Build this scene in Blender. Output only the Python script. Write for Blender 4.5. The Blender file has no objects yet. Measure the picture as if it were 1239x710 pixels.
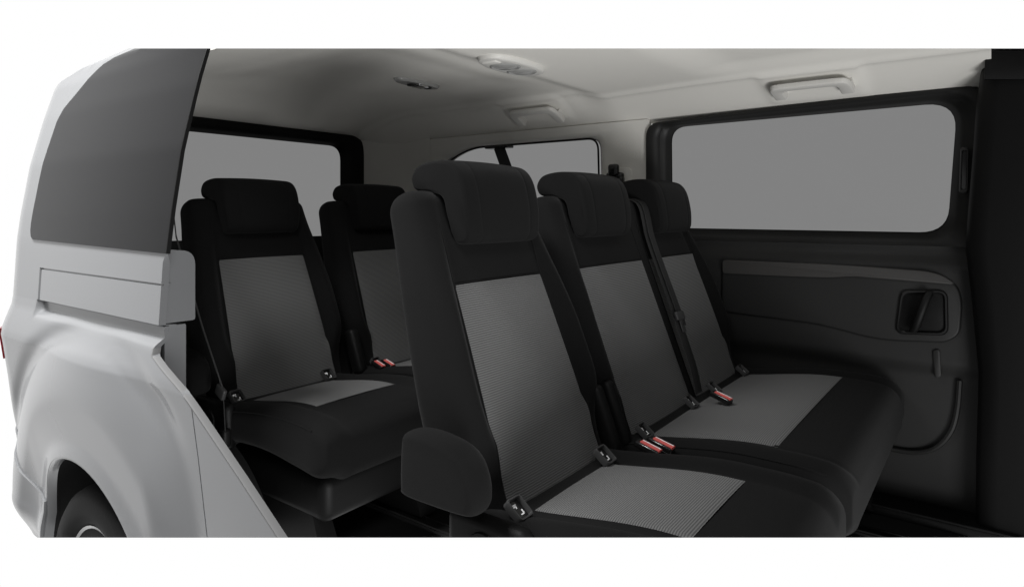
import bpy, bmesh, math, random
from mathutils import Vector, Matrix
R = math.radians
sc = bpy.context.scene
COL = sc.collection
random.seed(3)

# ---------------------------------------------------------------- camera frame
# x = van forward, y = towards the far side of the van, z = up
CAM = Vector((0.0, 0.0, 1.3))
F, CX, HY = 787.0, 619.5, 258.0                 # focal length, centre column and horizon row of the 1239 x 710 photograph
AX = math.atan(1060 / 787.0)
FWD = Vector((-math.cos(AX), math.sin(AX), 0.0))
RGT = Vector((math.sin(AX), math.cos(AX), 0.0))

def ray(px, py):
    return FWD + RGT * ((px - CX) / F) + Vector((0, 0, (HY - py) / F))
def on_y(px, py, Y):
    d = ray(px, py); return CAM + d * (Y / d.y)
def on_x(px, py, X):
    d = ray(px, py); return CAM + d * (X / d.x)
def on_z(px, py, Z):
    d = ray(px, py); return CAM + d * ((Z - CAM.z) / d.z)

# ---------------------------------------------------------------- small maths
def lerp(a, b, t): return a + (b - a) * t
def sst(a, b, x):
    t = max(0.0, min(1.0, (x - a) / (b - a))); return t * t * (3 - 2 * t)
def table(tb, x):
    if x <= tb[0][0]: return tb[0][1]
    for (x0, y0), (x1, y1) in zip(tb, tb[1:]):
        if x <= x1: return lerp(y0, y1, (x - x0) / (x1 - x0))
    return tb[-1][1]
def spow(v, e): return math.copysign(abs(v) ** e, v)
def catmull(pts, n=6, closed=True):
    out = []; m = len(pts)
    for i in range(m if closed else m - 1):
        p = [pts[(i + k) % m] if closed else pts[max(0, min(m - 1, i + k))] for k in (-1, 0, 1, 2)]
        for j in range(n):
            t = j / n
            out.append(tuple(0.5 * ((2 * p[1][k]) + (-p[0][k] + p[2][k]) * t + (2 * p[0][k] - 5 * p[1][k] + 4 * p[2][k] - p[3][k]) * t * t
                     + (-p[0][k] + 3 * p[1][k] - 3 * p[2][k] + p[3][k]) * t ** 3) for k in range(len(pts[0]))))
    if not closed: out.append(tuple(pts[-1]))
    return out
def round_poly(pts, r, n=5):
    out = []; m = len(pts)
    for i in range(m):
        a, b, c = (Vector(pts[(i + k) % m]) for k in (-1, 0, 1))
        rr = r[i] if isinstance(r, (list, tuple)) else r
        d1, d2 = (a - b), (c - b)
        q = min(rr, d1.length * .48, d2.length * .48)
        p1, p2 = b + d1.normalized() * q, b + d2.normalized() * q
        for j in range(n + 1):
            t = j / n
            out.append(tuple(p1 * (1 - t) ** 2 + b * 2 * t * (1 - t) + p2 * t * t))
    return out

# ---------------------------------------------------------------- object helpers
def wloc(o):
    v = Vector((0, 0, 0))
    while o: v = v + o.location; o = o.parent
    return v
def mk(name, verts, faces, mat, parent=None, uvs=None, ang=38, smooth=True, fix=True):
    off = wloc(parent) if parent else Vector((0, 0, 0))
    me = bpy.data.meshes.new(name)
    me.from_pydata([tuple(Vector(v) - off) for v in verts], [], faces)
    if uvs:
        uv = me.uv_layers.new(name='UVMap')
        for l in me.loops: uv.data[l.index].uv = uvs[l.vertex_index]
    if fix:
        bm = bmesh.new(); bm.from_mesh(me)
        bmesh.ops.remove_doubles(bm, verts=bm.verts, dist=1e-6)
        bmesh.ops.recalc_face_normals(bm, faces=bm.faces); bm.to_mesh(me); bm.free()
    if smooth:
        me.shade_smooth(); me.set_sharp_from_angle(angle=R(ang))
    me.materials.append(mat)
    o = bpy.data.objects.new(name, me); COL.objects.link(o)
    if parent: o.parent = parent
    return o
def thing(name, label, cat, loc, group=None):
    o = bpy.data.objects.new(name, None); COL.objects.link(o)
    o.empty_display_size = .1
    o.location = loc; o['label'] = label; o['category'] = cat
    if group: o['group'] = group
    return o
class G:
    """collects geometry for one mesh"""
    def __init__(s): s.v = []; s.f = []; s.uv = []
    def add(s, v, f, uv=None):
        n = len(s.v); s.v += [Vector(p) for p in v]; s.f += [[i + n for i in q] for q in f]
        s.uv += uv if uv else [(0, 0)] * len(v); return s
    def loft(s, rings, closed=True, cap0=True, cap1=True):
        n = len(rings[0]); v = [p for r in rings for p in r]; f = []
        for i in range(len(rings) - 1):
            for j in range(n if closed else n - 1):
                a, b = i * n + j, i * n + (j + 1) % n
                f.append((a, b, b + n, a + n))
        if cap0: f.append(tuple(range(n))[::-1])
        if cap1: f.append(tuple(range((len(rings) - 1) * n, len(rings) * n)))
        return s.add(v, f)
    def bm(s, b):
        b.verts.index_update()
        return s.add([v.co.copy() for v in b.verts], [[v.index for v in f.verts] for f in b.faces])
    def box(s, c, size, r=.006, seg=3, rot=None):
        b = bmesh.new(); bmesh.ops.create_cube(b, size=1)
        for v in b.verts: v.co = Vector((v.co.x * size[0], v.co.y * size[1], v.co.z * size[2]))
        if r > 0:
            bmesh.ops.bevel(b, geom=b.edges[:], offset=min(r, min(size) * .49), segments=seg, profile=.5, affect='EDGES')
        m = Matrix.Translation(Vector(c)) @ (rot.to_4x4() if rot else Matrix.Identity(4))
        bmesh.ops.transform(b, matrix=m, verts=b.verts); s.bm(b); b.free(); return s
    def tube(s, pts, r, n=10):
        pts = [Vector(p) for p in pts]; rings = []; up = None
        for i, p in enumerate(pts):
            t = (pts[min(i + 1, len(pts) - 1)] - pts[max(i - 1, 0)]).normalized()
            if up is None: up = t.orthogonal().normalized()
            up = (up - t * up.dot(t)).normalized(); w = t.cross(up)
            rr = r[i] if isinstance(r, (list, tuple)) else r
            rings.append([p + (up * math.cos(2 * math.pi * k / n) + w * math.sin(2 * math.pi * k / n)) * rr for k in range(n)])
        return s.loft(rings)
    def strap(s, pts, side, w, th=.0025):
        """flat webbing swept along pts, its width along `side`"""
        pts = [Vector(p) for p in pts]; rings = []
        for i, p in enumerate(pts):
            t = (pts[min(i + 1, len(pts) - 1)] - pts[max(i - 1, 0)]).normalized()
            sd = Vector(side[i]) if isinstance(side, list) else Vector(side)
            sd = (sd - t * sd.dot(t)).normalized(); nn = t.cross(sd).normalized()
            rings.append([p + sd * (a * w / 2) + nn * (b * th / 2) for a, b in ((-1, -.4), (-.94, -1), (.94, -1), (1, -.4), (1, .4), (.94, 1), (-.94, 1), (-1, .4))])
        return s.loft(rings)
    def plate(s, pts, dirv, th, bev=.003, seg=2):
        """outline extruded by th along dirv; the outline side gets a rounded rim"""
        d = Vector(dirv).normalized(); P = [Vector(p) for p in pts]
        c = sum(P, Vector((0, 0, 0))) / len(P)
        rings = []; n = len(P)
        nrm = []
        for i in range(n):
            t = (P[(i + 1) % n] - P[i - 1]).normalized(); q = t.cross(d).normalized()
            nrm.append(q)
        if sum(q.dot(p - c) for q, p in zip(nrm, P)) > 0: nrm = [-q for q in nrm]
        for k in range(seg + 1):
            a = math.pi / 2 * k / seg
            rings.append([p + q * bev * (1 - math.sin(a)) + d * bev * (1 - math.cos(a)) for p, q in zip(P, nrm)])
        rings.append([p + d * th for p in P])
        return s.loft(rings)
    def lathe(s, prof, c, axis, n=28):
        ax = Vector(axis).normalized(); u = ax.orthogonal().normalized(); w = ax.cross(u); c = Vector(c)
        return s.loft([[c + ax * h + (u * math.cos(2 * math.pi * k / n) + w * math.sin(2 * math.pi * k / n)) * r for k in range(n)] for r, h in prof])
    def grid(s, fn, us, vs):
        m = len(vs); v = [fn(a, b) for a in us for b in vs]
        f = [(i * m + j, i * m + j + 1, (i + 1) * m + j + 1, (i + 1) * m + j) for i in range(len(us) - 1) for j in range(m - 1)]
        return s.add(v, f)
    def shell(s, fn, us, vs, off):
        """grid given a thickness: off is the vector or function to the back skin"""
        n, m = len(us), len(vs)
        a = [Vector(fn(x, y)) for x in us for y in vs]
        b = [p + (off(p) if callable(off) else Vector(off)) for p in a]
        k = n * m; f = []
        for i in range(n - 1):
            for j in range(m - 1):
                q = (i * m + j, i * m + j + 1, (i + 1) * m + j + 1, (i + 1) * m + j)
                f.append(q); f.append(tuple(x + k for x in q[::-1]))
        rim = [i * m for i in range(n)] + [(n - 1) * m + j for j in range(1, m)] + [i * m + m - 1 for i in range(n - 2, -1, -1)] + [j for j in range(m - 2, 0, -1)]
        for i in range(len(rim)):
            x, y = rim[i], rim[(i + 1) % len(rim)]
            f.append((x, y, y + k, x + k))
        return s.add(a + b, f)
    def out(s, name, mat, parent=None, **kw):
        return mk(name, s.v, s.f, mat, parent, uvs=s.uv if any(u != (0, 0) for u in s.uv) else None, **kw)
def lin(a, b, n): return [a + (b - a) * i / (n - 1) for i in range(n)]

# ---------------------------------------------------------------- materials
def mat(name, base, rough=.5, metal=0, spec=.5, coat=0, sheen=0, bump=None, var=None, trans=None):
    m = bpy.data.materials.new(name); m.use_nodes = True
    nt = m.node_tree; b = nt.nodes['Principled BSDF']
    b.inputs['Base Color'].default_value = (*base, 1); b.inputs['Roughness'].default_value = rough
    b.inputs['Metallic'].default_value = metal; b.inputs['Specular IOR Level'].default_value = spec
    b.inputs['Coat Weight'].default_value = coat; b.inputs['Coat Roughness'].default_value = .06
    if sheen: b.inputs['Sheen Weight'].default_value = sheen; b.inputs['Sheen Roughness'].default_value = .45
    tc = nt.nodes.new('ShaderNodeTexCoord')
    if var:
        n = nt.nodes.new('ShaderNodeTexNoise'); n.inputs['Scale'].default_value = var[0]; n.inputs['Detail'].default_value = 5
        nt.links.new(tc.outputs['Object'], n.inputs['Vector'])
        mr = nt.nodes.new('ShaderNodeMix'); mr.data_type = 'RGBA'
        mr.inputs['A'].default_value = (*[c * (1 - var[1]) for c in base], 1); mr.inputs['B'].default_value = (*[c * (1 + var[1]) for c in base], 1)
        nt.links.new(n.outputs['Fac'], mr.inputs['Factor']); nt.links.new(mr.outputs['Result'], b.inputs['Base Color'])
    if bump:
        n = nt.nodes.new('ShaderNodeTexNoise'); n.inputs['Scale'].default_value = bump[0]; n.inputs['Detail'].default_value = 3
        nt.links.new(tc.outputs['Object'], n.inputs['Vector'])
        bp = nt.nodes.new('ShaderNodeBump'); bp.inputs['Strength'].default_value = bump[1]; bp.inputs['Distance'].default_value = .002
        nt.links.new(n.outputs['Fac'], bp.inputs['Height']); nt.links.new(bp.outputs['Normal'], b.inputs['Normal'])
    return m
M = {}
M['fabric'] = mat('black_fabric', (.0062, .0062, .0062), .9, spec=.08, sheen=.03, bump=(900, .35), var=(5, .12))
M['plastic'] = mat('black_plastic', (.0045, .0045, .0045), .5, spec=.15, bump=(1400, .12))
M['trim'] = mat('black_door_trim', (.0125, .0125, .0122), .5, spec=.28, bump=(1100, .15), var=(3, .06))
M['satin'] = mat('satin_grey_strip', (.036, .0345, .033), .45, spec=.4)
M['gloss'] = mat('gloss_black', (.008, .008, .008), .18)
M['liner'] = mat('grey_headliner', (.76, .745, .70), .95, spec=.1, bump=(700, .3), var=(2.2, .03))
M['pale'] = mat('pale_grey_plastic', (.64, .63, .595), .6, spec=.3, bump=(900, .15))
M['handle'] = mat('grab_handle_grey', (.58, .57, .54), .45, spec=.3)
M['paint'] = mat('silver_paint', (.190, .193, .198), .27, metal=.25, coat=.4, bump=(4, .01))
M['paint_edge'] = mat('cut_metal_edge', (.13, .13, .13), .5, metal=.1)
M['red'] = mat('red_button', (.55, .10, .09), .3)
M['chrome'] = mat('chrome', (.75, .75, .75), .12, metal=1)
M['steel'] = mat('steel', (.5, .5, .5), .3, metal=.9)
M['grey'] = mat('mid_grey_plastic', (.034, .034, .034), .5)
M['white'] = mat('white_print', (.75, .75, .75), .5)
M['rubber'] = mat('tyre_rubber', (.006, .006, .006), .75, spec=.25, bump=(160, .3))
M['carpet'] = mat('floor_mat', (.018, .018, .018), .85, spec=.2, bump=(420, .6), var=(9, .25))
M['taillens'] = mat('red_lens', (.16, .006, .008), .15)
M['lens'] = mat('frosted_lens', (.33, .33, .32), .2, coat=.5)
M['privacy'] = mat('privacy_glass', (.006, .006, .0065), .22, spec=.14, coat=0)
def belt_mat():
    m = mat('belt_webbing', (.012, .012, .012), .6, spec=.4); nt = m.node_tree; b = nt.nodes['Principled BSDF']
    w = nt.nodes.new('ShaderNodeTexWave'); w.inputs['Scale'].default_value = 160; w.bands_direction = 'Z'
    tc = nt.nodes.new('ShaderNodeTexCoord'); nt.links.new(tc.outputs['Object'], w.inputs['Vector'])
    bp = nt.nodes.new('ShaderNodeBump'); bp.inputs['Strength'].default_value = .3; bp.inputs['Distance'].default_value = .001
    nt.links.new(w.outputs['Fac'], bp.inputs['Height']); nt.links.new(bp.outputs['Normal'], b.inputs['Normal']); return m
M['belt'] = belt_mat()
def rib_mat():
    m = mat('ribbed_grey_fabric', (.06, .06, .06), .85, spec=.2, sheen=.1); nt = m.node_tree; b = nt.nodes['Principled BSDF']
    uv = nt.nodes.new('ShaderNodeUVMap'); sp = nt.nodes.new('ShaderNodeSeparateXYZ'); nt.links.new(uv.outputs['UV'], sp.inputs['Vector'])
    no = nt.nodes.new('ShaderNodeTexNoise'); no.inputs['Scale'].default_value = 9; nt.links.new(uv.outputs['UV'], no.inputs['Vector'])
    def math_(op, a, bv):
        n = nt.nodes.new('ShaderNodeMath'); n.operation = op
        for i, x in enumerate((a, bv)):
            if x is None: continue
            if isinstance(x, (int, float)): n.inputs[i].default_value = x
            else: nt.links.new(x, n.inputs[i])
        return n.outputs[0]
    wob = math_('MULTIPLY', no.outputs['Fac'], .9)
    ph = math_('ADD', math_('MULTIPLY', sp.outputs['Y'], 2 * math.pi / .0046), wob)
    s = math_('ADD', math_('MULTIPLY', math_('SINE', ph, None), .5), .5)
    n2 = nt.nodes.new('ShaderNodeTexNoise'); n2.inputs['Scale'].default_value = 600; nt.links.new(uv.outputs['UV'], n2.inputs['Vector'])
    fac = math_('MULTIPLY', s, math_('ADD', math_('MULTIPLY', n2.outputs['Fac'], .5), .75))
    mr = nt.nodes.new('ShaderNodeMix'); mr.data_type = 'RGBA'
    mr.inputs['A'].default_value = (.056, .056, .056, 1); mr.inputs['B'].default_value = (.132, .132, .130, 1)
    nt.links.new(fac, mr.inputs['Factor']); nt.links.new(mr.outputs['Result'], b.inputs['Base Color'])
    bp = nt.nodes.new('ShaderNodeBump'); bp.inputs['Strength'].default_value = .5; bp.inputs['Distance'].default_value = .0012
    nt.links.new(s, bp.inputs['Height']); nt.links.new(bp.outputs['Normal'], b.inputs['Normal']); return m
M['rib'] = rib_mat()
def glass_mat():
    m = bpy.data.materials.new('tinted_glass'); m.use_nodes = True; nt = m.node_tree; nt.nodes.clear()
    o = nt.nodes.new('ShaderNodeOutputMaterial'); t = nt.nodes.new('ShaderNodeBsdfTransparent'); g = nt.nodes.new('ShaderNodeBsdfGlossy')
    t.inputs['Color'].default_value = (.467, .467, .467, 1)        # two faces of the pane: 0.467 squared
    g.inputs['Roughness'].default_value = .02
    mx = nt.nodes.new('ShaderNodeMixShader'); mx.inputs[0].default_value = .004
    nt.links.new(t.outputs[0], mx.inputs[1]); nt.links.new(g.outputs[0], mx.inputs[2]); nt.links.new(mx.outputs[0], o.inputs['Surface'])
    return m
M['glass'] = glass_mat()

# ================================================================ VAN BODY
van = thing('passenger_van', 'silver passenger van cut open along its side to show the black seats inside', 'van', (-1.3, 1.55, 0))
FARY = 2.36        # inner face of the far side wall
REARX = -2.60      # inner face of the tailgate

# ---- headliner: one moulded sheet
def cove_start(x): return lerp(2.185, 2.125, sst(-1.45, -.65, x))
def ceil_z(x, y):
    z = 1.778
    z -= .034 * sst(-1.33, -1.17, x)                       # step down across the roof
    z += .022 * sst(-.80, -.62, x) * sst(1.30, 1.42, y) * (1 - sst(2.00, 2.12, y))
    z += .016 * sst(-2.30, -2.12, x) * (1 - sst(-1.52, -1.36, x)) * sst(1.2, 1.36, y) * (1 - sst(1.86, 2.02, y))
    top = z
    cs = cove_start(x); f = max(0, min(1, (y - cs) / (2.385 - cs)))
    z = lerp(z, 1.662, f ** 1.12)                            # far cove
    z += .012 * math.exp(-((y - cs - .005) / .02) ** 2) * -.8     # rolled lip where cove starts
    z -= table([(.80, .16), (.90, .05), (.96, .022), (1.17, 0)], y)                               # near cove
    r = max(0, min(1, (-2.22 - x) / .42))
    z -= .105 * r ** 1.7                                     # rear drop
    return z
def handle_pad(x, y, hx):
    """raised pad round each grab handle on the far cove"""
    return -.007 * sst(.158, .138, abs(x - hx)) * sst(cove_start(hx) - .02, cove_start(hx) + .015, y) * sst(2.36, 2.31, y)
HX1, HX2 = -1.556, -.468
def liner_pt(x, y):
    return (x, y, ceil_z(x, y) + handle_pad(x, y, HX1) + handle_pad(x, y, HX2))
def near_edge(x): return table([(-2.6, .99), (-2.25, .84), (-1.88, .84), (-1.72, .96), (-1.5, 1.09), (.12, 1.09)], x)
g = G(); g.shell(lambda x, t: liner_pt(x, lerp(near_edge(x), 2.385, t)), lin(-2.60, -.008, 184), lin(0, 1, 120), (0, 0, .02))
liner = g.out('headliner', M['liner'], van, ang=60)
# outer roof skin
g = G(); g.shell(lambda x, t: (x, lerp(near_edge(x) + .06, 2.46, t), 1.83 - .06 * abs((lerp(near_edge(x) + .06, 2.46, t) - 1.6) / .8) ** 3 - .05 * sst(-2.3, -2.62, x)), lin(-2.62, -.03, 24), lin(0, 1, 24), (0, 0, -.012))
g.out('roof', M['paint'], van)

g = G(); g.box((-1.32, 2.40, 1.735), (2.56, .02, .165), .003); g.out('roof_rail', M['pale'], van)

# ---- rings that frame a window (outer loop -> inner loop, with a moulded profile)
def frame_ring(outer, inner, depthdir, prof):
    """prof: list of (t from outer to inner, depth along depthdir)"""
    g = G(); d = Vector(depthdir)
    rings = [[Vector(a).lerp(Vector(b), t) + d * q for a, b in zip(outer, inner)] for t, q in prof]
    g.loft(rings, cap0=False, cap1=False); return g
def rr_xz(x0, x1, z0, z1, r, y, n=7):
    return [(p[0], y, p[1]) for p in round_poly([(x0, z0), (x1, z0), (x1, z1), (x0, z1)], r, n)]
def rr_yz(y0, y1, z0, z1, r, x, n=7):
    return [(x, p[0], p[1]) for p in round_poly([(y0, z0), (y1, z0), (y1, z1), (y0, z1)], r, n)]

# far quarter window + pale trim
qi = [tuple(on_y(px, py, FARY)) for px, py in ((528, 205), (541, 189), (566, 179), (708, 167), (720, 172), (727, 210))]
qz = 1.235
q_in = round_poly([(-2.235, qz), (-1.315, qz), (-1.325, 1.612), (-2.03, 1.612), (-2.21, 1.53)], [.05, .05, .05, .16, .12], 7)
q_out = round_poly([(-2.60, 1.10), (-1.085, 1.10), (-1.085, 1.668), (-2.2, 1.668), (-2.60, 1.668)], [.01] * 5, 7)
prof = [(0, .02), (0, 0), (.55, 0), (.78, .004), (.9, .014), (1, .045)]
frame_ring([(x, FARY, z) for x, z in q_out], [(x, FARY, z) for x, z in q_in], (0, 1, 0), prof).out('side_trim', M['pale'], van, ang=50)
qg = G(); qg.plate([(x, FARY + .03, z) for x, z in round_poly([(-2.30, qz - .05), (-1.27, qz - .05), (-1.27, 1.66), (-2.05, 1.66), (-2.27, 1.56)], .05, 5)], (0, 1, 0), .005, .001)
qw = qg.out('quarter_window', M['glass'], van)
gk = G(); gk.tube([(x, FARY + .024, z) for x, z in q_in + q_in[:1]], .0045, 6); gk.out('window_seal', M['plastic'], qw)

# D-pillar trim between side wall and tailgate
g = G(); 
dp = [(-2.605, 2.195), (-2.60, 2.215), (-2.575, 2.245), (-2.52, 2.30), (-2.45, 2.335), (-2.36, 2.352), (-2.26, 2.357)]
dp = catmull(dp, 5, closed=False)
g.shell(lambda i, z: (dp[i][0], dp[i][1], z), list(range(len(dp))), lin(1.0, 1.70, 24), (-.01, .012, 0))
g.out('rear_pillar_trim', M['pale'], van)

# tailgate with its window
tg_o = rr_yz(.92, 2.235, 1.06, 1.695, .10, REARX)
tg_i = rr_yz(.99, 2.10, 1.19, 1.632, .07, REARX)
tail = frame_ring(tg_o, tg_i, (-1, 0, 0), [(0, .03), (0, 0), (.1, -.006), (.62, -.006), (.8, .004), (1, .03)]).out('tailgate', M['plastic'], van, ang=50)
g = G(); g.plate(rr_yz(.96, 2.13, 1.16, 1.66, .06, REARX - .026), (-1, 0, 0), .005, .001); g.out('rear_window', M['glass'], tail)
g = G(); g.box((REARX - .02, 1.58, .74), (.05, 1.5, .72), .02); g.out('tailgate_panel', M['trim'], tail)

# ---- sliding door on the far side
DX0, DX1 = -1.098, .02
d_o = [(p[0], FARY, p[1]) for p in round_poly([(DX0, 1.10), (DX1, 1.10), (DX1, 1.690), (DX0, 1.650)], [.02, .02, .14, .055], 7)]
wi = [on_y(px, py, FARY + .02) for px, py in ((808, 280), (1153, 283), (1161, 127), (806, 157))]
d_i = [(p[0], FARY, p[1]) for p in round_poly([(-1.008, 1.243), (-.118, 1.240), (-.092, 1.640), (-1.012, 1.633)], [.075, .075, .085, .06], 7)]
door = frame_ring(d_o, d_i, (0, 1, 0), [(0, .04), (0, .004), (.06, -.012), (.35, -.016), (.55, -.008), (.62, .006), (.8, .012), (.88, .022), (1, .05)]).out('sliding_door', M['trim'], van, ang=45)
g = G(); g.plate([(p[0], FARY + .045, p[1]) for p in round_poly([(-1.05, 1.20), (-.07, 1.20), (-.05, 1.68), (-1.05, 1.67)], .05, 4)], (0, 1, 0), .005, .001)
g.out('door_window', M['glass'], door)
def door_y(x, z):
    y = FARY - .012
    y -= .030 * sst(1.185, 1.13, z)                       # shoulder under the window sill
    y += .018 * sst(.86, .80, z)                          # recess below the arm pad
    return y
g = G(); g.shell(lambda x, z: (x, door_y(x, z), z), lin(-1.115, .03, 40), [.38, .5, .6, .7, .78] + lin(.80, .87, 7) + [.95, 1.05] + lin(1.12, 1.20, 9), (0, .03, 0))
g.out('door_panel', M['trim'], door, ang=55)
PY = FARY - .052
def pl(pts, Y): return [tuple(on_y(px, py, Y)) for px, py in pts]
pad = round_poly(pl([(873, 316), (1010, 323), (1128, 332), (1158, 342), (1165, 365), (1162, 405), (1145, 415), (1062, 412), (1010, 398), (985, 392), (900, 381), (872, 377)], PY),
                 [.02, .1, .1, .05, .1, .05, .05, .1, .1, .1, .1, .015], 5)
g = G(); g.plate(pad, (0, 1, 0), .05, .008, 4); g.out('armrest_pad', M['trim'], door, ang=60)
strip = round_poly(pl([(874, 314.5), (1010, 320), (1120, 328), (1140, 333), (1155, 343), (1150, 344), (1090, 339), (1030, 334), (1005, 336), (960, 334.5), (874, 330.5)], PY - .008),
                   [.012, .1, .1, .03, .003, .003, .1, .03, .03, .1, .012], 5)
g = G(); g.plate(strip, (0, 1, 0), .03, .0015, 2); g.out('trim_strip', M['satin'], door, ang=60)
# inner handle: bezel, dark bowl and pull bar
def ringplate(pts_o, pts_i, Y, h):
    return frame_ring([(p[0], Y, p[2]) for p in pts_o], [(p[0], Y, p[2]) for p in pts_i], (0, 1, 0), [(0, 0.012), (0, -h * .6), (.3, -h), (.7, -h), (1, -h * .5), (1, .01)])
ho = round_poly(pl([(1090, 351), (1147, 351), (1148, 406), (1083, 404)], PY - .006), .025, 5)
hi = round_poly(pl([(1094, 355), (1142, 354), (1143, 402), (1088, 400)], PY - .006), .02, 5)
hb = ringplate(ho, hi, PY - .003, .008).out('door_handle', M['gloss'], door)
g = G(); g.plate([(p[0], PY - .0015, p[2]) for p in ho], (0, 1, 0), .006, .001); g.out('handle_bowl', M['plastic'], door)
a, b = on_y(1122, 356, PY - .03), on_y(1107, 399, PY - .03)
g = G(); g.tube([a + Vector((0, .028, 0)), a + Vector((.004, .004, 0)), a.lerp(b, .12), a.lerp(b, .5) + Vector((0, -.006, 0)), a.lerp(b, .88), b + Vector((-.004, .004, 0)), b + Vector((0, .028, 0))],
                [.009, .011, .0125, .013, .0125, .011, .009], 12)
g.out('pull_bar', M['plastic'], door)
# latch slot beside the window
g = G(); lo = round_poly(pl([(1162, 178), (1172, 178), (1171, 234), (1160, 234)], FARY - .022), .02, 5)
li = round_poly(pl([(1164.5, 183), (1170, 183), (1169, 229), (1163, 229)], FARY - .022), .015, 5)
g = ringplate(lo, li, FARY - .013, .008); g.out('latch_bezel', M['grey'], door)
g = G(); g.plate([(p[0], FARY - .0155, p[2]) for p in lo], (0, 1, 0), .02, .001); g.out('latch_slot', M['gloss'], door)
# low slot and speaker/pocket outline on the lower door
g = G(); g.plate(round_poly(pl([(1128, 424), (1137, 422), (1139, 456), (1131, 458)], FARY - .05), .012, 4), (0, 1, 0), .02, .003); g.out('lower_latch', M['trim'], door)
pk = [on_y(px, py, FARY - .035) for px, py in catmull([(1068, 541), (1105, 547), (1132, 541), (1150, 522), (1158, 495), (1161, 460)], 6, closed=False)]
g = G(); g.tube(pk, .008, 8); g.out('door_pocket_rim', M['trim'], door)

# far lower trim behind the bench and rear (black)
g = G(); g.shell(lambda x, z: (x, FARY - .012 - .02 * sst(1.2, 1.15, z), z), lin(-2.62, -1.10, 24), lin(.38, 1.215, 16), (0, .03, 0))
g.out('lower_side_trim', M['trim'], van)
# C pillar belt guide plate is part of the pale trim area
g = G(); g.plate(round_poly(pl([(735, 203), (764, 203), (766, 262), (738, 262)], FARY - .008), .02, 4), (0, 1, 0), .01, .003); g.out('pillar_cover', M['pale'], van)

# black front pillar at the right of the opening
bp = [(2.05, 1194, 30), (1.83, 1194, 40), (1.74, 1193, 80), (1.69, 1186, 102), (1.6, 1181, 140), (1.5, 1178, 178), (1.3, 1171, 260), (1.2, 1168, 300), (1.05, 1176, 360), (.85, 1184, 440), (.6, 1181, 550), (.38, 1180, 640)]
pr = []
for z, px, py in bp:
    x = on_y(px, 258, 2.25).x
    pr.append([(x + .03, 2.42, z), (x + .006, 2.30, z), (x, 2.262, z), (x + .012, 2.24, z), (x + .05, 2.228, z), (x + .2, 2.222, z), (x + .45, 2.23, z), (x + .45, 2.42, z)])
g = G(); g.loft(pr); pil = g.out('front_pillar', M['plastic'], van, ang=50)
g = G(); g.plate([tuple(on_y(px, py, 2.208)) for px, py in ((1192, 62), (1260, 62), (1260, 96), (1191, 96))], (0, 1, 0), .02, .002); g.out('pillar_cap', M['plastic'], pil)

# floor with seat rails and far door sill
g = G(); g.box((-1.16, 1.625, .385), (2.76, 1.53, .03), .004); fl = g.out('floor', M['carpet'], van)
for yy in (1.02, 1.36, 1.66, 2.06):
    g = G()
    g.box((-1.25, yy, .405), (2.6, .045, .012), .003); g.box((-1.25, yy - .017, .413), (2.6, .006, .006), .001); g.box((-1.25, yy + .017, .413), (2.6, .006, .006), .001)
    g.out('floor_rail', M['carpet'] if yy < 1.4 else M['plastic'], fl)
g = G(); g.box((-.36, 2.27, .412), (1.1, .12, .03), .008); g.box((-.36, 2.215, .428), (1.1, .012, .008), .003); g.out('door_sill', M['plastic'], fl)
g = G()
ww = []
for k in range(13):
    a = math.pi * k / 12; ww.append((-1.85 + .40 * math.cos(a), .40 + .26 * math.sin(a)))
g.loft([[(x, y, z) for x, z in ww] for y in (.87, .95, .97)] ); g.out('inner_wheel_arch', M['trim'], van)

# ---- near body side, cut open
SIDE = [(.25, .71), (.45, .716), (.62, .700), (.80, .680), (.90, .667), (.93, .662), (.945, .664), (.97, .672), (1.02, .690), (1.047, .694), (1.22, .704), (1.30, .714), (1.45, .738), (1.60, .775), (1.70, .805), (1.75, .828), (1.79, .875), (1.81, .93)]
XA, ZA, RA = -1.825, .325, .365
def side_y(x, z):
    y = table(SIDE, z)
    if 1.0 < z < 1.05: y += .024 * sst(-2.235, -2.215, x) * sst(1.0, 1.03, z)     # recess under the rail cover
    r = math.hypot((x - XA) * .97, z - ZA)
    q = max(0, min(1, (.645 - r) / .14)); fl = (1 - (1 - q) ** 1.5) * sst(-1.33, -1.46, x)
    y -= .040 * fl - .008 * math.exp(-((r - .680) / .026) ** 2) * sst(-1.33, -1.46, x)                      # flared arch with a soft hollow round it
    y -= .008 * sst(.41, .36, r)
    xc = -2.40
    if x < xc:
        q = min(.9999, (xc - x) / .24); y += .24 * (1 - math.sqrt(1 - q * q))
    y += .030 * sst(.80, .42, z) * sst(-1.85, -2.15, x) * sst(-2.45, -2.2, x) + .06 * sst(.44, .28, z) * sst(-2.18, -2.36, x)                            # tuck under the bumper
    return y
XR = [(.25, -.50), (.42, -.64), (.73, -1.057), (.934, -1.33), (.983, -1.490), (1.0, -1.496), (1.02, -1.497), (1.19, -1.494), (1.225, -1.475), (1.5, -1.479), (1.713, -1.487), (1.85, -1.472)]
def z_top(x): return table([(-2.7, 1.66), (-2.5, 1.70), (-2.42, 1.722), (-2.25, 1.757), (-2.07, 1.79), (-1.9, 1.81)], x)
xs = lin(-2.625, -2.36, 28) + lin(-2.35, -2.25, 10) + [-2.24, -2.234, -2.228, -2.224, -2.22, -2.216, -2.212, -2.206] + lin(-2.195, -1.62, 55)
nfix = len(xs); cols = list(range(nfix + 24))
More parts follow.
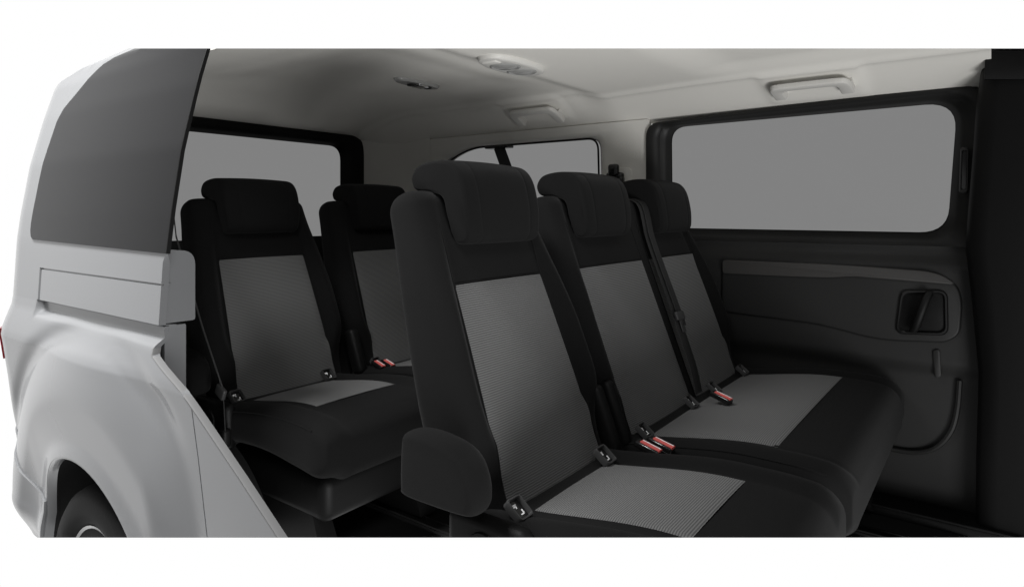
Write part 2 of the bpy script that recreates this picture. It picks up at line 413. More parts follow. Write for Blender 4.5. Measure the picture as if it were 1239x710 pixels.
zrows = lin(.31, .90, 64) + [.912, .92, .926, .93, .934, .94, .947, .955, .965, .98, .99, 1.0, 1.005, 1.01, 1.02, 1.03, 1.036, 1.040, 1.0445, 1.0475, 1.0505, 1.056, 1.07, 1.1, 1.13, 1.136, 1.1375, 1.1385, 1.1415, 1.1425, 1.15, 1.17, 1.19, 1.21] + lin(1.23, 1.81, 36)
def body_pt(c, z):
    xr = table(XR, z)
    x = xs[c] if c < nfix else lerp(-1.62, xr, (c - nfix + 1) / 24)
    zz = z if z < 1.5 else lerp(1.5, z_top(x), (z - 1.5) / .31)
    y = side_y(x, zz)
    gr = 0
    if x > -2.222 and 1.1385 - 1e-6 <= z <= 1.1415 + 1e-6: gr = .006       # shut line above the rail cover
    if abs(x + 2.22) < .0045 and 1.05 < z < 1.142: gr = .006
    # shut line of the bumper and of the panel ahead of the wheel
    return Vector((x, y + gr, zz))
g = G(); g.shell(body_pt, cols, zrows, lambda p: Vector((0, .016 if p.z < 1.2 else .004, 0)))
body = g.out('body_side', M['paint'], van, ang=28)
def boolean(o, cutter, op='DIFFERENCE'):
    md = o.modifiers.new('b', 'BOOLEAN'); md.object = cutter; md.operation = op; md.solver = 'EXACT'
    dg = bpy.context.evaluated_depsgraph_get(); me = bpy.data.meshes.new_from_object(o.evaluated_get(dg))
    o.modifiers.clear(); o.data = me; bpy.data.objects.remove(cutter)
cut = G(); cut.lathe([(RA, 0), (RA, .4)], (XA, .5, ZA), (0, 1, 0), 72)
co = cut.out('cutter', M['paint']); bpy.context.view_layer.update(); boolean(body, co)
# shut line ahead of the wheel (narrow groove)
cut = G(); ps = on_y(226, 480, .66)
cut.box((-1.297, .665, .60), (.004, .07, .70), 0); co = cut.out('cutter', M['paint']); bpy.context.view_layer.update(); boolean(body, co)
body.data.shade_smooth(); body.data.set_sharp_from_angle(angle=R(28))
# wheel-arch lip
g = G(); lip = [(XA + RA * math.cos(R(a)), side_y(XA + RA * math.cos(R(a)), ZA + RA * math.sin(R(a))), ZA + RA * math.sin(R(a))) for a in range(-8, 189, 4)]
rings = [[Vector(p) + Vector((-(p[0] - XA) * k, d, -(p[2] - ZA) * k)) for k, d in ((0, .001), (.012, .001), (.022, .006), (.026, .022), (.0, .022))] for p in lip]
g.loft(rings); g.out('arch_lip', M['paint'], body)
# wheel housing liner
g = G(); rings = []
for k in range(61):
    t = R(-20 + 220 * k / 60); ca, sa = math.cos(t), math.sin(t)
    yb = side_y(XA + .37 * ca, max(.32, ZA + .37 * sa)) + .018
    rings.append([Vector((XA + r * ca, y, ZA + r * sa)) for r, y in ((.366, yb), (.375, yb + .01), (.385, .80), (.385, .97), (.02, .97))])
g.loft(rings, closed=False, cap0=False, cap1=False); g.out('wheel_housing', M['rubber'], van)
# thick cut end of the rail housing (two hollow sections)
g = G(); e = round_poly([(.7045, 1.052), (.778, 1.052), (.778, 1.215), (.7045, 1.215)], [.003, .006, .055, .006], 6)
g.loft([[(x, y, z) for y, z in e] for x in (-2.3, -1.4985)]); rh = g.out('rail_housing', M['paint'], body, ang=50)
g = G(); e = round_poly([(.708, .80), (.756, .80), (.756, 1.046), (.708, 1.046)], [.003, .004, .004, .003], 3)
g.loft([[(x, y, z) for y, z in e] for x in (-2.3, -1.4975)]); g.out('rail_channel', M['paint'], body, ang=50)
# bright rivets and clips inside the rail slot
for i in range(16):
    x = -2.20 + i * .045; g = G(); g.box((x, .716, 1.0435 + .001 * (i % 3)), (.010 + .006 * (i % 2), .006, .004), .001, 1); g.out('rail_clip', M['steel'], body)
# cut edge of the lower diagonal, a bright folded flange
g = G(); ed = []
for z in lin(.40, 1.0, 40):
    x = table(XR, z); ed.append(Vector((x, side_y(x, z), z)))
g.loft([[p + Vector((-.003, -.0005, 0)), p + Vector((.0012, -.0005, .0012)), p + Vector((.002, .004, .0015)), p + Vector((.001, .0165, 0)), p + Vector((-.01, .0163, 0))] for p in ed]); g.out('cut_flange', M['paint_edge'], body)
# bumper corner
ZB = [(-2.62, .67), (-2.40, .565), (-2.22, .50), (-2.13, .48)]
def bump_pt(u, v):
    z = .31 + v * .2
    for _ in range(6):
        xr = XA - math.sqrt(max(0, (RA + .003) ** 2 - (z - ZA) ** 2)); x = lerp(-2.62, xr, u); z = lerp(.31, table(ZB, x), v)
    return Vector((x, side_y(x, z) - .005 - .004 * (1 - abs(2 * v - 1)), z))
g = G(); g.shell(bump_pt, lin(0, 1, 40), [0, .02] + lin(.05, .95, 24) + [.98, .993, 1], (0, .0095, 0)); g.out('bumper', M['paint'], van, ang=40)
# tail light wrapping the rear corner
def tl(u, z): 
    x = lerp(-2.60, -2.468, u); return (x, side_y(x, z) - .005, z)
g = G(); g.shell(tl, lin(0, 1, 10), lin(.85, .945, 12), (0, .012, 0)); g.out('tail_light', M['taillens'], van)

# privacy glass bonded on the outside
GL = [(1.222, -2.285), (1.228, -2.305), (1.245, -2.318), (1.27, -2.322), (1.40, -2.318), (1.50, -2.31), (1.58, -2.30), (1.62, -2.275), (1.66, -2.215), (1.70, -2.16), (1.735, -2.11), (1.77, -1.95), (1.79, -1.8)]
def gl_pt(u, z):
    z = z - .0
    xl, xr = table(GL, z), table(XR, z) + .003
    x = lerp(xl, xr, u); zz = z + (0 if z > 1.3 else (-.012 * u * (1.3 - z) / .078))
    q = z if z < 1.5 else z
    return Vector((x, side_y(x, zz) - .004, zz))
g = G(); g.shell(gl_pt, lin(0, 1, 30), [1.222, 1.225, 1.23, 1.238, 1.25] + lin(1.27, 1.79, 40), (0, .0055, 0))
g.out('privacy_window', M['privacy'], body, ang=60)
g = G(); g.loft([[Vector(p) + Vector((a, b, 0)) for a, b in ((.0005, -.0005), (.0025, .0), (.0025, .0085), (.0005, .0085))] for p in [gl_pt(1, z) for z in lin(1.222, 1.79, 14)]]); g.out('glass_edge', M['plastic'], body)

# wheel
wh = G(); WY = .700
wh.lathe([(.03, .01), (.035, .002), (.055, .0), (.06, .008), (.08, .03), (.145, .04), (.16, .012), (.170, .0), (.178, -.003), (.180, .12), (.05, .12)], (XA, WY, ZA), (0, 1, 0), 48)
for k in range(5):
    a = 2 * math.pi * k / 5 + .3
    wh.box((XA + .105 * math.cos(a), WY + .012, ZA + .105 * math.sin(a)), (.12, .02, .045), .008, 2, Matrix.Rotation(-a, 3, 'Y'))
wheel = wh.out('wheel', M['steel'], van, ang=35)
g = G(); g.lathe([(.179, .0), (.188, -.010), (.215, -.018), (.25, -.016), (.268, -.002), (.276, .02), (.278, .16), (.26, .19), (.179, .17)], (XA, WY, ZA), (0, 1, 0), 64); g.out('tyre', M['rubber'], wheel)

# ---- grab handles and lamps on the headliner
def grab(px0, py0, px1, py1, hx):
    """U-shaped handle on the far cove, its feet towards the window"""
    g = G()
    w = .088
    def cove(x, y, lift): 
        e = .004; z = liner_pt(x, y)[2]; dzdy = (liner_pt(x, y + e)[2] - liner_pt(x, y - e)[2]) / (2 * e)
        n = Vector((0, dzdy, -1)).normalized(); return Vector((x, y, z)) + n * lift
    L_ = [((-.118, .094), (-.080, .094)), ((-.118, .060), (-.080, .060)), ((-.117, .034), (-.079, .042)), ((-.111, .014), (-.072, .032)), ((-.095, .002), (-.056, .028)), ((-.03, .0), (-.02, .027))]
    L_ = L_ + [((-o[0], o[1]), (-i[0], i[1])) for o, i in L_[::-1]]
    OI = catmull([o + i for o, i in L_], 4, closed=False)
    n = (cove(hx, 2.26, 1) - cove(hx, 2.26, 0)).normalized()
    t0, t1 = cove(hx, cove_start(hx) + .034, .036), cove(hx, cove_start(hx) + .125, .026)
    dd = (t1 - t0).normalized() * 1.12; n = (n - dd.normalized() * n.dot(dd.normalized())).normalized()
    rings = []
    for k, (ox, oy, ix, iy) in enumerate(OI):
        o, i = t0 + Vector((ox, 0, 0)) + dd * oy, t0 + Vector((ix, 0, 0)) + dd * iy
        r = []; fk = min(k, len(OI) - 1 - k); th_ = .04 if fk < 7 else .016
        for t, q in ((0, th_), (0, .005), (.05, .0015), (.14, 0), (.86, 0), (.95, .0015), (1, .005), (1, th_)): r.append(o.lerp(i, t) - n * q)
        rings.append(r)
    g.loft(rings)
    g.out('grab_handle', M['handle'], liner, ang=50)
grab(0, 0, 0, 0, HX1); grab(0, 0, 0, 0, HX2)
def ell(c, a, b, h, n=40, top=.7):
    rings = []
    for s, dz in ((1, .004), (1, -.002), (.97, -h * .6), (.9, -h), (top, -h)):
        rings.append([Vector((c[0] + a * s * spow(math.cos(t), .8), c[1] + b * s * spow(math.sin(t), .8), (c[2] if dz < -h * .5 else ceil_z(c[0] + a * s * spow(math.cos(t), .8), c[1] + b * s * spow(math.sin(t), .8))) + dz)) for t in [2 * math.pi * k / n for k in range(n)]])
    return rings
# console with two round reading lamps
c = on_z(620, 74, 1.752); cz = ceil_z(c.x, c.y) - .006
g = G(); g.loft(ell((c.x, c.y, cz), .062, .135, .009)); con = g.out('lamp_console', M['handle'], liner, ang=45)
for dy in (-.035, .048):
    g = G(); g.lathe([(.046, 0), (.046, .003), (.041, .006), (.036, .003), (.033, .004), (.022, .008), (.004, .009)], (c.x, c.y + dy, cz - .0075), (0, 0, -1), 30); g.out('reading_lamp', M['lens'], con, ang=25)
g = G(); g.box((c.x, c.y - .10, cz - .009), (.05, .03, .008), .004, 3); g.out('lamp_switch', M['pale'], con)
c = on_z(505, 101, 1.790); cz = ceil_z(c.x, c.y)
g = G(); g.loft(ell((c.x, c.y, cz), .036, .112, .012)); dl = g.out('dome_lamp', M['lens'], liner, ang=45)
g = G(); g.box((c.x, c.y + .015, cz - .014), (.045, .05, .010), .004, 3); g.out('lamp_lens', M['chrome'], dl)
g = G(); g.box((c.x, c.y - .03, cz - .014), (.028, .026, .012), .004, 3); g.out('lamp_switch', M['gloss'], dl)
g = G(); g.box((c.x + .004, c.y + .052, cz - .014), (.028, .02, .010), .004, 3); g.out('lamp_switch', M['gloss'], dl)

# ================================================================ SEATS
XS, ZS = -.71, .75          # seam between cushion and backrest in the second row
TA = R(21); SA, CA = math.sin(TA), math.cos(TA)
BH = .648
WB = [(-.06, .212), (.03, .218), (.09, .222), (.125, .232), (.16, .246), (.22, .248), (.32, .242), (.45, .228), (.56, .213), (.66, .204)]
TB = [(-.06, .12), (.1, .125), (.3, .108), (.66, .088)]
def smooth_tab(tb, x):
    return (table(tb, x - .02) + table(tb, x) + table(tb, x + .02)) / 3
E1, E2 = .30, .55
def bol(y, h, w):
    e = w - abs(y)
    return .034 * sst(.085, .035, e) * (1 - .75 * sst(.30, .60, h)) * sst(.05, .19, h) - .004 * math.exp(-((e - .074) / .006) ** 2)
def back_w(h, wide): return smooth_tab(WB, h) + wide
def e1(wide): return .26 if wide == 0 else .14
def front_d(y, h, wide=0.0):
    w = back_w(h, wide); T = smooth_tab(TB, h)
    c_ = min(1, (abs(y) / w)) ** (1 / e1(wide)); dd = max(0, 1 - c_ * c_) ** .5; dd = dd ** E2
    return -T / 2 + (T / 2 + bol(y, h, w)) * dd
def bpt(yc, y, d, h): return Vector((XS + d * CA - h * SA, yc + y, ZS + d * SA + h * CA))
def make_backrest(yc, wide, panels, parent):
    """wide = extra half width; panels = (offset from yc, half width at foot, half width at top)"""
    n = 96; th = [2 * math.pi * (i + .5) / n for i in range(n)]
    if wide:   # even spread of points across the broad bench
        th = []
        for half in (0, math.pi):
            m = n // 2
            for i in range(m):
                f = (i + .5) / m; c = math.cos(math.pi * f); c = .5 * c + .5 * spow(c, 6); th.append(half + math.acos(max(-1, min(1, c))))
    hs = [(-.06, 0.02), (-.052, .008), (-.04, 0)] + [(h, 0) for h in lin(-.02, BH - .036, 34)]
    for q in range(1, 9):
        a = math.pi / 2 * q / 8; hs.append((BH - .036 + .036 * math.sin(a), .036 * (1 - math.cos(a))))
    rings = []
    for h, ins in hs:
        w = back_w(h, wide); T = smooth_tab(TB, h); r = []
        for t in th:
            yy = w * spow(math.cos(t), e1(wide)); dd = spow(math.sin(t), E2)
            d = -T / 2 + (T / 2 + (bol(yy, h, w) if dd > 0 else 0)) * dd
            yy *= (w - ins * .65) / w; d = -T / 2 + (d + T / 2) * max(.05, (T / 2 - ins * .85) / (T / 2))
            r.append(bpt(yc, yy, d, h))
        rings.append(r)
    g = G(); g.loft(rings); b = g.out('backrest', M['fabric'], parent, ang=60)
    for po, w0, w1 in panels:
        vs = lin(-1, 1, 25); us = lin(.0, .435, 30); m = len(vs)
        def half(h): return lerp(w0, w1, h / .435)
        def ins_pt(h, v, up):
            y = po + v * half(h); e = max(abs(v) - .95, 0) / .05; e2 = max(0, h - .425) / .01
            d = front_d(y, h, wide) + .0035 + .003 * (1 - v * v) - .003 * max(e, e2); return bpt(yc, y, d - (0 if up else .008), h)
        f = [(i * m + j, i * m + j + 1, (i + 1) * m + j + 1, (i + 1) * m + j) for i in range(len(us) - 1) for j in range(m - 1)]
        g = G(); g.add([ins_pt(h, v, True) for h in us for v in vs], f, [(po + v * .18, h) for h in us for v in vs])
        g.add([ins_pt(h, v, False) for h in us for v in vs], [q[::-1] for q in f], [(po + v * .18, h + 1e-5) for h in us for v in vs])
        g.out('ribbed_panel', M['rib'], b, fix=False)
        for sgn in (-1, 1):
            def sy(h): return po + sgn * (half(min(h, .435)) + .0028)
            g = G(); g.tube([bpt(yc, sy(h), front_d(sy(h), h, wide) + .0005, h) for h in lin(0, .56, 24)], .0016, 6); g.out('seam', M['fabric'], b)
        g = G(); g.tube([bpt(yc, po + v * w1, front_d(po + v * w1, .438, wide) + .0005, .438) for v in vs], .0016, 6)
        g.out('seam', M['fabric'], b)
    return b
CL = .535                    # cushion length
def cz_top(s, y, cw):
    e = cw - abs(y)
    return .006 + .040 * sst(.0, .36, s) - .010 * sst(.42, .56, s) + .012 * sst(.095, .045, e) - .0035 * math.exp(-((e - .088) / .006) ** 2)
def cpt(yc, s, y, z): return Vector((XS - .045 + s, yc + y, ZS + z))
def make_cushion(yc, cw, hw, parent):
    n = 96; ex = .24 if cw < .3 else .12
    th = []
    for half in (0, math.pi):
        for i in range(n // 2):
            f = (i + .5) / (n // 2); c = math.cos(math.pi * f); c = .5 * c + .5 * spow(c, 1 if cw < .3 else 6); th.append(half + math.acos(max(-1, min(1, c))))
    def thick(s): return lerp(.11, .15, sst(.1, .5, s))
    def surf(s, y):
        c_ = min(1, abs(y) / cw) ** (1 / ex); dd = (max(0, 1 - c_ * c_) ** .5) ** .5
        return cz_top(s, y, cw) - thick(s) / 2 + thick(s) / 2 * dd
    RR = .055
    ss = [(0, .02), (.01, .005), (.02, 0)] + [(s, 0) for s in lin(.04, CL - RR, 26)]
    for q in range(1, 10):
        a = math.pi / 2 * q / 9; ss.append((CL - RR + RR * math.sin(a), RR * (1 - math.cos(a))))
    rings = []
    for s, ins in ss:
        r = []; T = thick(s)
        for t in th:
            yy = cw * spow(math.cos(t), ex); dd = spow(math.sin(t), .5)
            mid = cz_top(s, yy, cw) - T / 2; z = mid + (T / 2) * dd
            yy *= (cw - ins * .4) / cw; z = mid + (z - mid) * max(.1, (T / 2 - ins * .8) / (T / 2))
            r.append(cpt(yc, s, yy, z))
        rings.append(r)
    g = G(); g.loft(rings); cu = g.out('cushion', M['fabric'], parent, ang=60)
    vs = lin(-1, 1, 33); us = lin(.085, .378, 26); m = len(vs)
    def ip(s, v, dz):
        y = v * hw; e = max(abs(v) - .95, 0) / .05; e2 = max(max(0, .095 - s), max(0, s - .368)) / .01
        return cpt(yc, s, y, surf(s, y) + .0035 + .002 * (1 - v * v) - .003 * max(e, e2) + dz)
    f = [(i * m + j, (i + 1) * m + j, (i + 1) * m + j + 1, i * m + j + 1) for i in range(len(us) - 1) for j in range(m - 1)]
    g = G(); g.add([ip(s, v, 0) for s in us for v in vs], f, [(v * .16, s) for s in us for v in vs])
    g.add([ip(s, v, -.008) for s in us for v in vs], [q[::-1] for q in f], [(v * .16, s + 1e-5) for s in us for v in vs])
    g.out('ribbed_panel', M['rib'], cu, fix=False)
    for sgn in (-1, 1):
        g = G(); g.tube([cpt(yc, s, sgn * cw * .972, surf(s, sgn * cw * .972) + .0006) for s in lin(.03, CL - .045, 24)], .0024, 6); g.out('piping', M['fabric'], cu)
    return cu
HP = catmull([(-.150, .488), (-.137, .503), (-.136, .53), (-.142, .578), (-.156, .628), (-.178, .655), (-.215, .664), (-.258, .662), (-.288, .652), (-.302, .627), (-.294, .602), (-.270, .594), (-.236, .592), (-.209, .578), (-.197, .540), (-.188, .506), (-.173, .487)], 4)
def make_headrest(yc, parent):
    n = len(HP); nr = []
    for i in range(n):
        a, b = HP[i - 1], HP[(i + 1) % n]; t = Vector((b[0] - a[0], 0, b[1] - a[1])).normalized(); nr.append(Vector((t.z, 0, -t.x)))
    c = Vector((sum(p[0] for p in HP) / n, 0, sum(p[1] for p in HP) / n))
    if sum(q.dot(Vector((p[0], 0, p[1])) - c) for q, p in zip(nr, HP)) > 0: nr = [-q for q in nr]
    W, r = .134, .014; ys = []
    for q in range(8): a = math.pi / 2 * q / 8; ys.append((-W + r - r * math.cos(a), .62 * r * (1 - math.sin(a))))
    ys += [(y, .0016 * math.exp(-((abs(y) - .088) / .0022) ** 2)) for y in sorted(lin(-W + r, W - r, 16) + [k * (.088 + e) for k in (-1, 1) for e in (-.005, -.0025, 0, .0025, .005)])] + [(-y, i) for y, i in ys[::-1]]
    rings = []
    for y, ins in ys:
        crown = .005 * (y / W) ** 2
        rings.append([Vector((XS + p[0] + q.x * ins - crown * sst(-.22, -.17, p[0]), yc + y * (1 - .06 * sst(.56, .49, p[1])), ZS + p[1] + q.z * ins - crown * .8 * sst(.6, .65, p[1]))) for p, q in zip(HP, nr)])
    g = G(); g.loft(rings); h = g.out('headrest', M['fabric'], parent, ang=70)
    return h
def bracket(yc, parent, s=1.0):
    """child-seat anchor: grey frame, dark well, white pictogram"""
    g = G(); o = Vector((XS + .042, yc, ZS + .034))
    rot = Matrix.Rotation(R(38), 3, 'Y')
    def T(a, b, c): return o + rot @ Vector((b * s, -a * s, c * s))
    oo = round_poly([(-.021, -.024), (.021, -.024), (.021, .024), (-.021, .024)], .009, 5)
    ii = round_poly([(-.0160, -.0190), (.0160, -.0190), (.0160, .0190), (-.0160, .0190)], .004, 5)
    prof = [(0, -.009), (0, .003), (.25, .0065), (.75, .0065), (1, .003), (1, -.008)]
    rings = [[T(lerp(a[0], b[0], t), lerp(a[1], b[1], t), q) for a, b in zip(oo, ii)] for t, q in prof]
    g.loft(rings, cap0=False, cap1=False); f = g.out('anchor_bracket', M['grey'], parent, ang=45)
    g = G(); g.loft([[T(a[0], a[1], q) for a in ii] for q in (-.010, -.003)]); g.out('anchor_well', M['gloss'], f)
    # white symbol: a seated child shape
    g = G()
    def pb(a0, b0, a1, b1): 
        g.loft([[T(a0, b0, q), T(a1, b0, q), T(a1, b1, q), T(a0, b1, q)] for q in (-.004, -.0018)])
    pb(-.009, .002, -.0065, .012) ; pb(-.009, .0095, .001, .012)
    pb(-.002, -.012, .009, -.009); pb(.000, -.009, .003, -.003); pb(.004, -.0085, .0085, -.006)
    g.out('anchor_symbol', M['white'], f)
def buckle(x, y, z, rz, parent, tilt=12):
    rot = Matrix.Rotation(R(rz), 3, 'Z') @ Matrix.Rotation(R(tilt), 3, 'Y')
    g = G(); g.box(Vector((x, y, z)), (.062, .024, .016), .005, 3, rot); b = g.out('belt_buckle', M['gloss'], parent)
    g = G(); g.box(Vector((x, y, z)) + rot @ Vector((.006, 0, .0075)), (.050, .0155, .006), .002, 2, rot); g.out('release_button', M['red'], b)
    g = G(); g.box(Vector((x, y, z)) + rot @ Vector((.006, .003, .0106)), (.046, .003, .001), .0003, 1, rot); g.out('button_mark', M['white'], b)
def arm_pad(yc, y, parent):
    """side armrest folded forward on its pivot"""
    pr = catmull([(-.122, .08), (-.120, .150), (-.112, .170), (-.07, .175), (-.012, .168), (.026, .150), (.045, .118), (.050, .09), (.046, .070), (.03, .062), (-.05, .060), (-.114, .062)], 4)
    n = len(pr); pc = sum((Vector(p) for p in pr), Vector((0, 0))) / n; rings = []
    for q in range(13):
        a = -math.pi / 2 + math.pi * q / 12; ins = .015 * (1 - math.cos(a)); yy = y + .032 * spow(math.sin(a), .8)
        rr = []
        for i, p in enumerate(pr):
            nn = (pc - Vector(p)) * (ins / .075)
            rr.append(Vector((XS + p[0] + nn.x, yc + yy, ZS + p[1] + nn.y)))
        rings.append(rr)
    for end, at in ((rings[0], 0), (rings[-1], 1)):
        m_ = sum(end, Vector((0, 0, 0))) / len(end); fan = [[p.lerp(m_, t) for p in end] for t in (.35, .7, .97)]
        rings = rings + fan if at else fan[::-1] + rings
    g = G(); g.loft(rings); g.out('armrest', M['fabric'], parent, ang=60)
def slim_arm(yc, y, parent):
    """armrest folded up against the side of the backrest"""
    g = G()
    g.box(Vector((XS - .025, yc + y, ZS + .07)), (.05, .034, .16), .016, 4, Matrix.Rotation(-TA, 3, 'Y'))
    g.out('folded_armrest', M['plastic'], parent)
def base(y0, y1, parent):
    g = G(); w = y1 - y0
    g.box((XS + .20, (y0 + y1) / 2, ZS - .17), (.44, w - .06, .12), .03, 4)
    for yy in (y0 + .06, y1 - .06):
        g.loft([[(XS + a, yy + b, z) for a, b in ((-.14, -.03), (.42, -.03), (.42, .03), (-.14, .03))] for z in (.418,)] + [[(XS + a, yy + b, ZS - .2) for a, b in ((-.02, -.025), (.36, -.025), (.36, .025), (-.02, .025))]])
    g.out('seat_base', M['plastic'], parent)
def recliner(yc, y, parent):
    g = G(); g.box((XS + .02, yc + y, ZS - .03), (.17, .035, .13), .016, 4); g.lathe([(.035, 0), (.033, .006), (.012, .008)], (XS + .02, yc + y - .016, ZS - .02), (0, -1, 0), 24); g.out('recliner_cover', M['plastic'], parent)
LAB = {}
def single(yc, label):
    t = thing('single_seat', label, 'seat', (XS + .05, yc, .4), 'seats in two rows inside the van')
    make_backrest(yc, 0, [(0, .174, .151)], t); make_cushion(yc - .02, .242, .137, t); make_headrest(yc, t)
    arm_pad(yc, -.312, t); slim_arm(yc, .268, t); base(yc - .23, yc + .23, t); recliner(yc, -.262, t)
    bracket(yc - .208, t, .92); bracket(yc + .105, t, .92)
    return t
Y1, Y2, Y3 = 1.128, 1.605, 2.075
seat = single(Y1, 'nearest black seat with grey ribbed panels, in the second row by the opening')
bench = thing('double_seat', 'wide black two-person seat with two headrests beside the far sliding door', 'seat', (XS + .05, (Y2 + Y3) / 2, .4), 'seats in two rows inside the van')
YB = 1.850
make_backrest(YB, .235, [(1.645 - YB, .190, .184), (2.062 - YB, .188, .182)], bench)
make_cushion(YB - .006, .468, .374, bench)
for yc in (Y2, Y3): make_headrest(yc, bench)
slim_arm(Y2, -.262, bench)
base(Y2 - .2, Y3 + .2, bench)
for y in (Y2 - .175, Y2 + .12, Y3 - .17, Y3 + .10): bracket(y, bench, .85)
buckle(-.615, 1.332, .782, -6, bench); buckle(-.598, 1.362, .784, -6, bench); buckle(-.60, 1.765, .798, -14, bench)
def copy_tree(o, parent=None):
    c = o.copy(); COL.objects.link(c); c.parent = parent
    for ch in list(o.children): copy_tree(ch, c)
    return c
X3 = -1.755
for yc, lab in ((1.217, 'black seat with grey ribbed panels at the back left, beside the silver body panel'), (1.735, 'half-hidden black seat in the back row, behind the nearest seat')):
    c = copy_tree(seat); c.location = (X3 + .05, yc, .4); c['label'] = lab
    third = c if yc < 1.5 else third if False else c
b3 = [o for o in COL.objects if o.name.startswith('single_seat')][-1]
for ch in list(b3.children):
    if ch.name.startswith(('armrest', 'recliner_cover')):
        for q in list(ch.children): bpy.data.objects.remove(q)
        bpy.data.objects.remove(ch)
XS_, XS = XS, X3
slim_arm(1.735, -.245, b3)
XS = XS_
for k in (0, 1): buckle(X3 + .065 + .014 * k, 1.512 + .03 * k, .782, -8, b3)

# ================================================================ SEAT BELTS
GB = 'seat belts inside the van'
def tongue(p, d, side, parent, s=1):
    d = Vector(d).normalized(); sd = Vector(side); sd = (sd - d * sd.dot(d)).normalized(); n = d.cross(sd)
    rot = Matrix((sd, d, n)).transposed()
    g = G(); g.box(p, (.056 * s, .026 * s, .011), .004, 3, rot); g.box(Vector(p) + d * .03 * s, (.026 * s, .04 * s, .003), .001, 1, rot); g.out('belt_tongue', M['grey'], parent)
# belt of the far second-row seat
top = on_y(750, 213, FARY - .03)
hb_ = BH - .01
pts = [Vector((-1.215, 2.325, 1.435)), Vector((-1.10, 2.12, 1.39)), Vector((-1.02, 1.96, 1.362)), bpt(Y3, -.150, -.05, BH + .012), bpt(Y3, -.165, .02, BH - .035), bpt(Y3, -.19, .022, .50), bpt(Y3, -.205, .028, .40), bpt(Y3, -.222, .037, .24), bpt(Y3, -.235, .04, .10), bpt(Y3, -.236, .03, .02)]
sb = thing('seat_belt', 'long black belt running down between the two far headrests, with a tongue halfway', 'seat belt', (pts[-1].x, pts[-1].y, .75), GB)
sm = [Vector(p) for p in catmull([tuple(p) for p in pts], 6, closed=False)]
g = G(); g.strap(sm, (.12, 1, 0), .036); w = g.out('webbing', M['belt'], sb)
g = G(); g.strap([p + Vector((.006, .012, .002)) for p in sm[18:44]], (.12, 1, 0), .03); g.out('second_webbing', M['belt'], sb)
p = bpt(Y3, -.215, .044, .245); tongue(p, bpt(Y3, -.222, .04, .1) - p, (0, 1, 0), sb)
gd = G(); c = Vector((-1.215, 2.325, 1.44)); gd.box(c, (.075, .03, .045), .012, 4); gd.box(c + Vector((0, -.012, .03)), (.045, .028, .05), .012, 4); gd.box(c + Vector((.03, -.004, -.01)), (.02, .03, .03), .008, 3); gd.box(c + Vector((-.03, -.004, -.01)), (.02, .03, .03), .008, 3)
gd.out('belt_guide', M['gloss'], sb)
# belt hanging before the far quarter window
a = on_y(604, 179, 2.30); b_ = on_y(617, 215, 2.27); 
sb = thing('seat_belt', 'short black belt hanging from the roof edge in front of the far quarter window', 'seat belt', (b_.x, b_.y, b_.z - .25), GB)
dn = (b_ - a)
g = G(); g.strap([a + Vector((0, .02, .012)), a, a + dn * .5, b_, b_ + dn * 1.0, b_ + dn * 2.2], (1, .25, 0), .05, .004); g.out('webbing', M['belt'], sb)
g = G(); g.box(a + Vector((-.01, .012, .004)), (.13, .05, .012), .005, 3, Matrix.Rotation(R(0), 3, 'Z')); g.out('roof_anchor', M['gloss'], sb)
g = G(); g.box(a + dn * .95 + Vector((.02, -.012, 0)), (.03, .006, .035), .002, 2, Matrix.Rotation(R(35), 3, 'Y')); g.box(a + dn * .8, (.055, .016, .03), .005, 3, Matrix.Rotation(R(18), 3, 'Y')); g.out('belt_tongue', M['steel'], sb)
# near belt in the back row
q0 = Vector((-1.86, .88, 1.52)); q1 = on_y(213, 285, .915); q2 = on_y(245, 395, .925); q3 = on_y(270, 472, .93); q4 = on_y(272, 520, .925)
sb = thing('seat_belt', 'thin black belt slanting down beside the back row seat, behind the cut body panel', 'seat belt', (q4.x, q4.y, q4.z), GB)
g = G(); g.strap([q0, q1, q2, q3, q4], (1, -.5, .1), .045, .003); g.out('webbing', M['belt'], sb)
g = G(); g.tube([q1 + Vector((.024, -.012, 0)), q2 + Vector((.024, -.012, 0)), q3 + Vector((.022, -.01, 0))], .0022, 6); g.out('belt_edge', M['grey'], sb)
g = G(); g.box(q3 + Vector((.01, -.012, 0)), (.04, .012, .03), .004, 3, Matrix.Rotation(R(25), 3, 'Y')); g.out('belt_tongue', M['grey'], sb)
g = G(); g.box(q4 + Vector((0, 0, -.02)), (.03, .025, .05), .008, 3); g.out('belt_stalk', M['plastic'], sb)

# ================================================================ the show model is sectioned by two flat saw cuts
bpy.context.view_layer.update()
def section(co, no):
    for o in [x for x in COL.objects if x.type == 'MESH']:
        mw = o.matrix_world; side = [(mw @ v.co - co).dot(no) for v in o.data.vertices]
        if not side or max(side) <= 0: continue
        if min(side) >= 0:
            for c in list(o.children): bpy.data.objects.remove(c)
            bpy.data.objects.remove(o); continue
        me = o.data.copy() if o.data.users > 1 else o.data
        o.data = me
        bm = bmesh.new(); bm.from_mesh(me)
        inv = mw.inverted()
        r = bmesh.ops.bisect_plane(bm, geom=bm.verts[:] + bm.edges[:] + bm.faces[:], dist=1e-6, plane_co=inv @ co, plane_no=no, clear_outer=True)
        for e in r['geom_cut']:
            if isinstance(e, bmesh.types.BMEdge) and e.is_valid: e.smooth = False
        ce = [e for e in r['geom_cut'] if isinstance(e, bmesh.types.BMEdge) and e.is_valid and e.is_boundary]
        try: bmesh.ops.holes_fill(bm, edges=ce, sides=0)
        except Exception: pass
        bm.to_mesh(me); bm.free()
no = Vector((0, 0, 1)) - FWD * ((HY - 59) / F); section(CAM, no.normalized())
no = Vector((0, 0, -1)) + FWD * (-(650 - HY) / F) ; section(CAM, no.normalized())

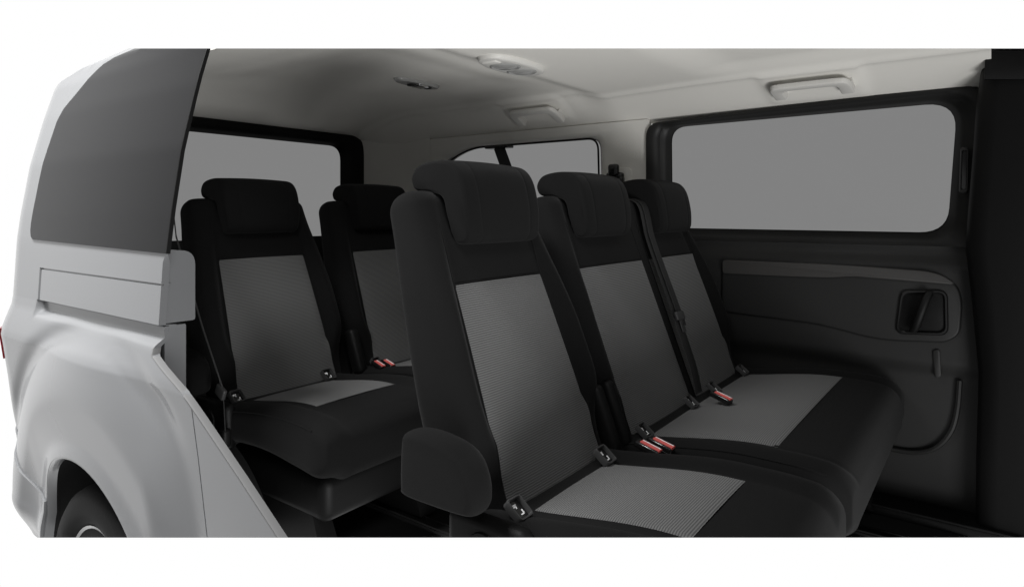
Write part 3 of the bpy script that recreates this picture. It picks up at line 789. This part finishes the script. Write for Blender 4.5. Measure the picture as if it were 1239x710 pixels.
# ================================================================ light
w = bpy.data.worlds.new('World'); sc.world = w; w.use_nodes = True
nt = w.node_tree; bg = nt.nodes['Background']
tc = nt.nodes.new('ShaderNodeTexCoord'); dp_ = nt.nodes.new('ShaderNodeVectorMath'); dp_.operation = 'DOT_PRODUCT'
nt.links.new(tc.outputs['Generated'], dp_.inputs[0]); dp_.inputs[1].default_value = tuple(-FWD)
sep = nt.nodes.new('ShaderNodeSeparateXYZ'); nt.links.new(tc.outputs['Generated'], sep.inputs[0])
def smooth_map(src, a, b, lo, hi):
    m = nt.nodes.new('ShaderNodeMapRange'); m.interpolation_type = 'SMOOTHSTEP'
    for k, v in zip(('From Min', 'From Max', 'To Min', 'To Max'), (a, b, lo, hi)): m.inputs[k].default_value = v
    nt.links.new(src, m.inputs['Value']); return m.outputs['Result']
def op(o, a, b):
    m = nt.nodes.new('ShaderNodeMath'); m.operation = o
    for i, x in enumerate((a, b)):
        if isinstance(x, (int, float)): m.inputs[i].default_value = x
        else: nt.links.new(x, m.inputs[i])
    return m.outputs[0]
Z = sep.outputs['Z']
# background strength shaped by direction to balance light: white ahead, dimmed above and behind
behind = op('MULTIPLY', smooth_map(dp_.outputs['Value'], -.45, .1, 0, 1), smooth_map(Z, -.30, .15, .66, 1))
above = smooth_map(Z, .34, .62, 0, 1)
st = op('SUBTRACT', 1.0, op('MULTIPLY', op('MAXIMUM', behind, above), .86))
bg.inputs['Color'].default_value = (1, 1, 1, 1)
nt.links.new(st, bg.inputs['Strength'])
def area(name, loc, tgt, size, power):
    l = bpy.data.lights.new(name, 'AREA'); l.shape = 'RECTANGLE'; l.size, l.size_y = size; l.energy = power
    o = bpy.data.objects.new(name, l); COL.objects.link(o); o.location = loc
    o.rotation_euler = (Vector(tgt) - Vector(loc)).to_track_quat('-Z', 'Y').to_euler(); return o
l = area('overhead_fill', (-2.15, -.05, 3.2), (-2.0, .66, .9), (1.8, .7), 54); l.data.spread = R(80)  # added unseen area light, brightens the body shoulder from above
l = area('front_fill', (.7, -.7, 3.1), (-1.6, 1.3, 1.0), (1.0, 1.0), 4); l.data.spread = R(70)  # unseen light added high in front to lift the seat tops and back row
l = area('low_fill', (1.0, .35, .15), (-1.7, 1.6, 1.78), (1.0, .8), 21); l.data.spread = R(110)  # unseen fill added low in front to brighten the headliner from below

# ================================================================ camera
cd = bpy.data.cameras.new('camera'); cam = bpy.data.objects.new('camera', cd); COL.objects.link(cam)
cd.sensor_fit = 'HORIZONTAL'; cd.sensor_width = 36; cd.lens = F / 1239 * 36
cd.shift_y = -(355 - HY) / 1239; cd.clip_start = .02; cd.clip_end = 200
cam.location = CAM; cam.rotation_euler = FWD.to_track_quat('-Z', 'Y').to_euler()
sc.camera = cam
sc.view_settings.view_transform = 'Standard'; sc.view_settings.look = 'None'
sc.view_settings.exposure = 0; sc.view_settings.gamma = 1
sc.cycles.max_bounces = 10; sc.cycles.transparent_max_bounces = 16
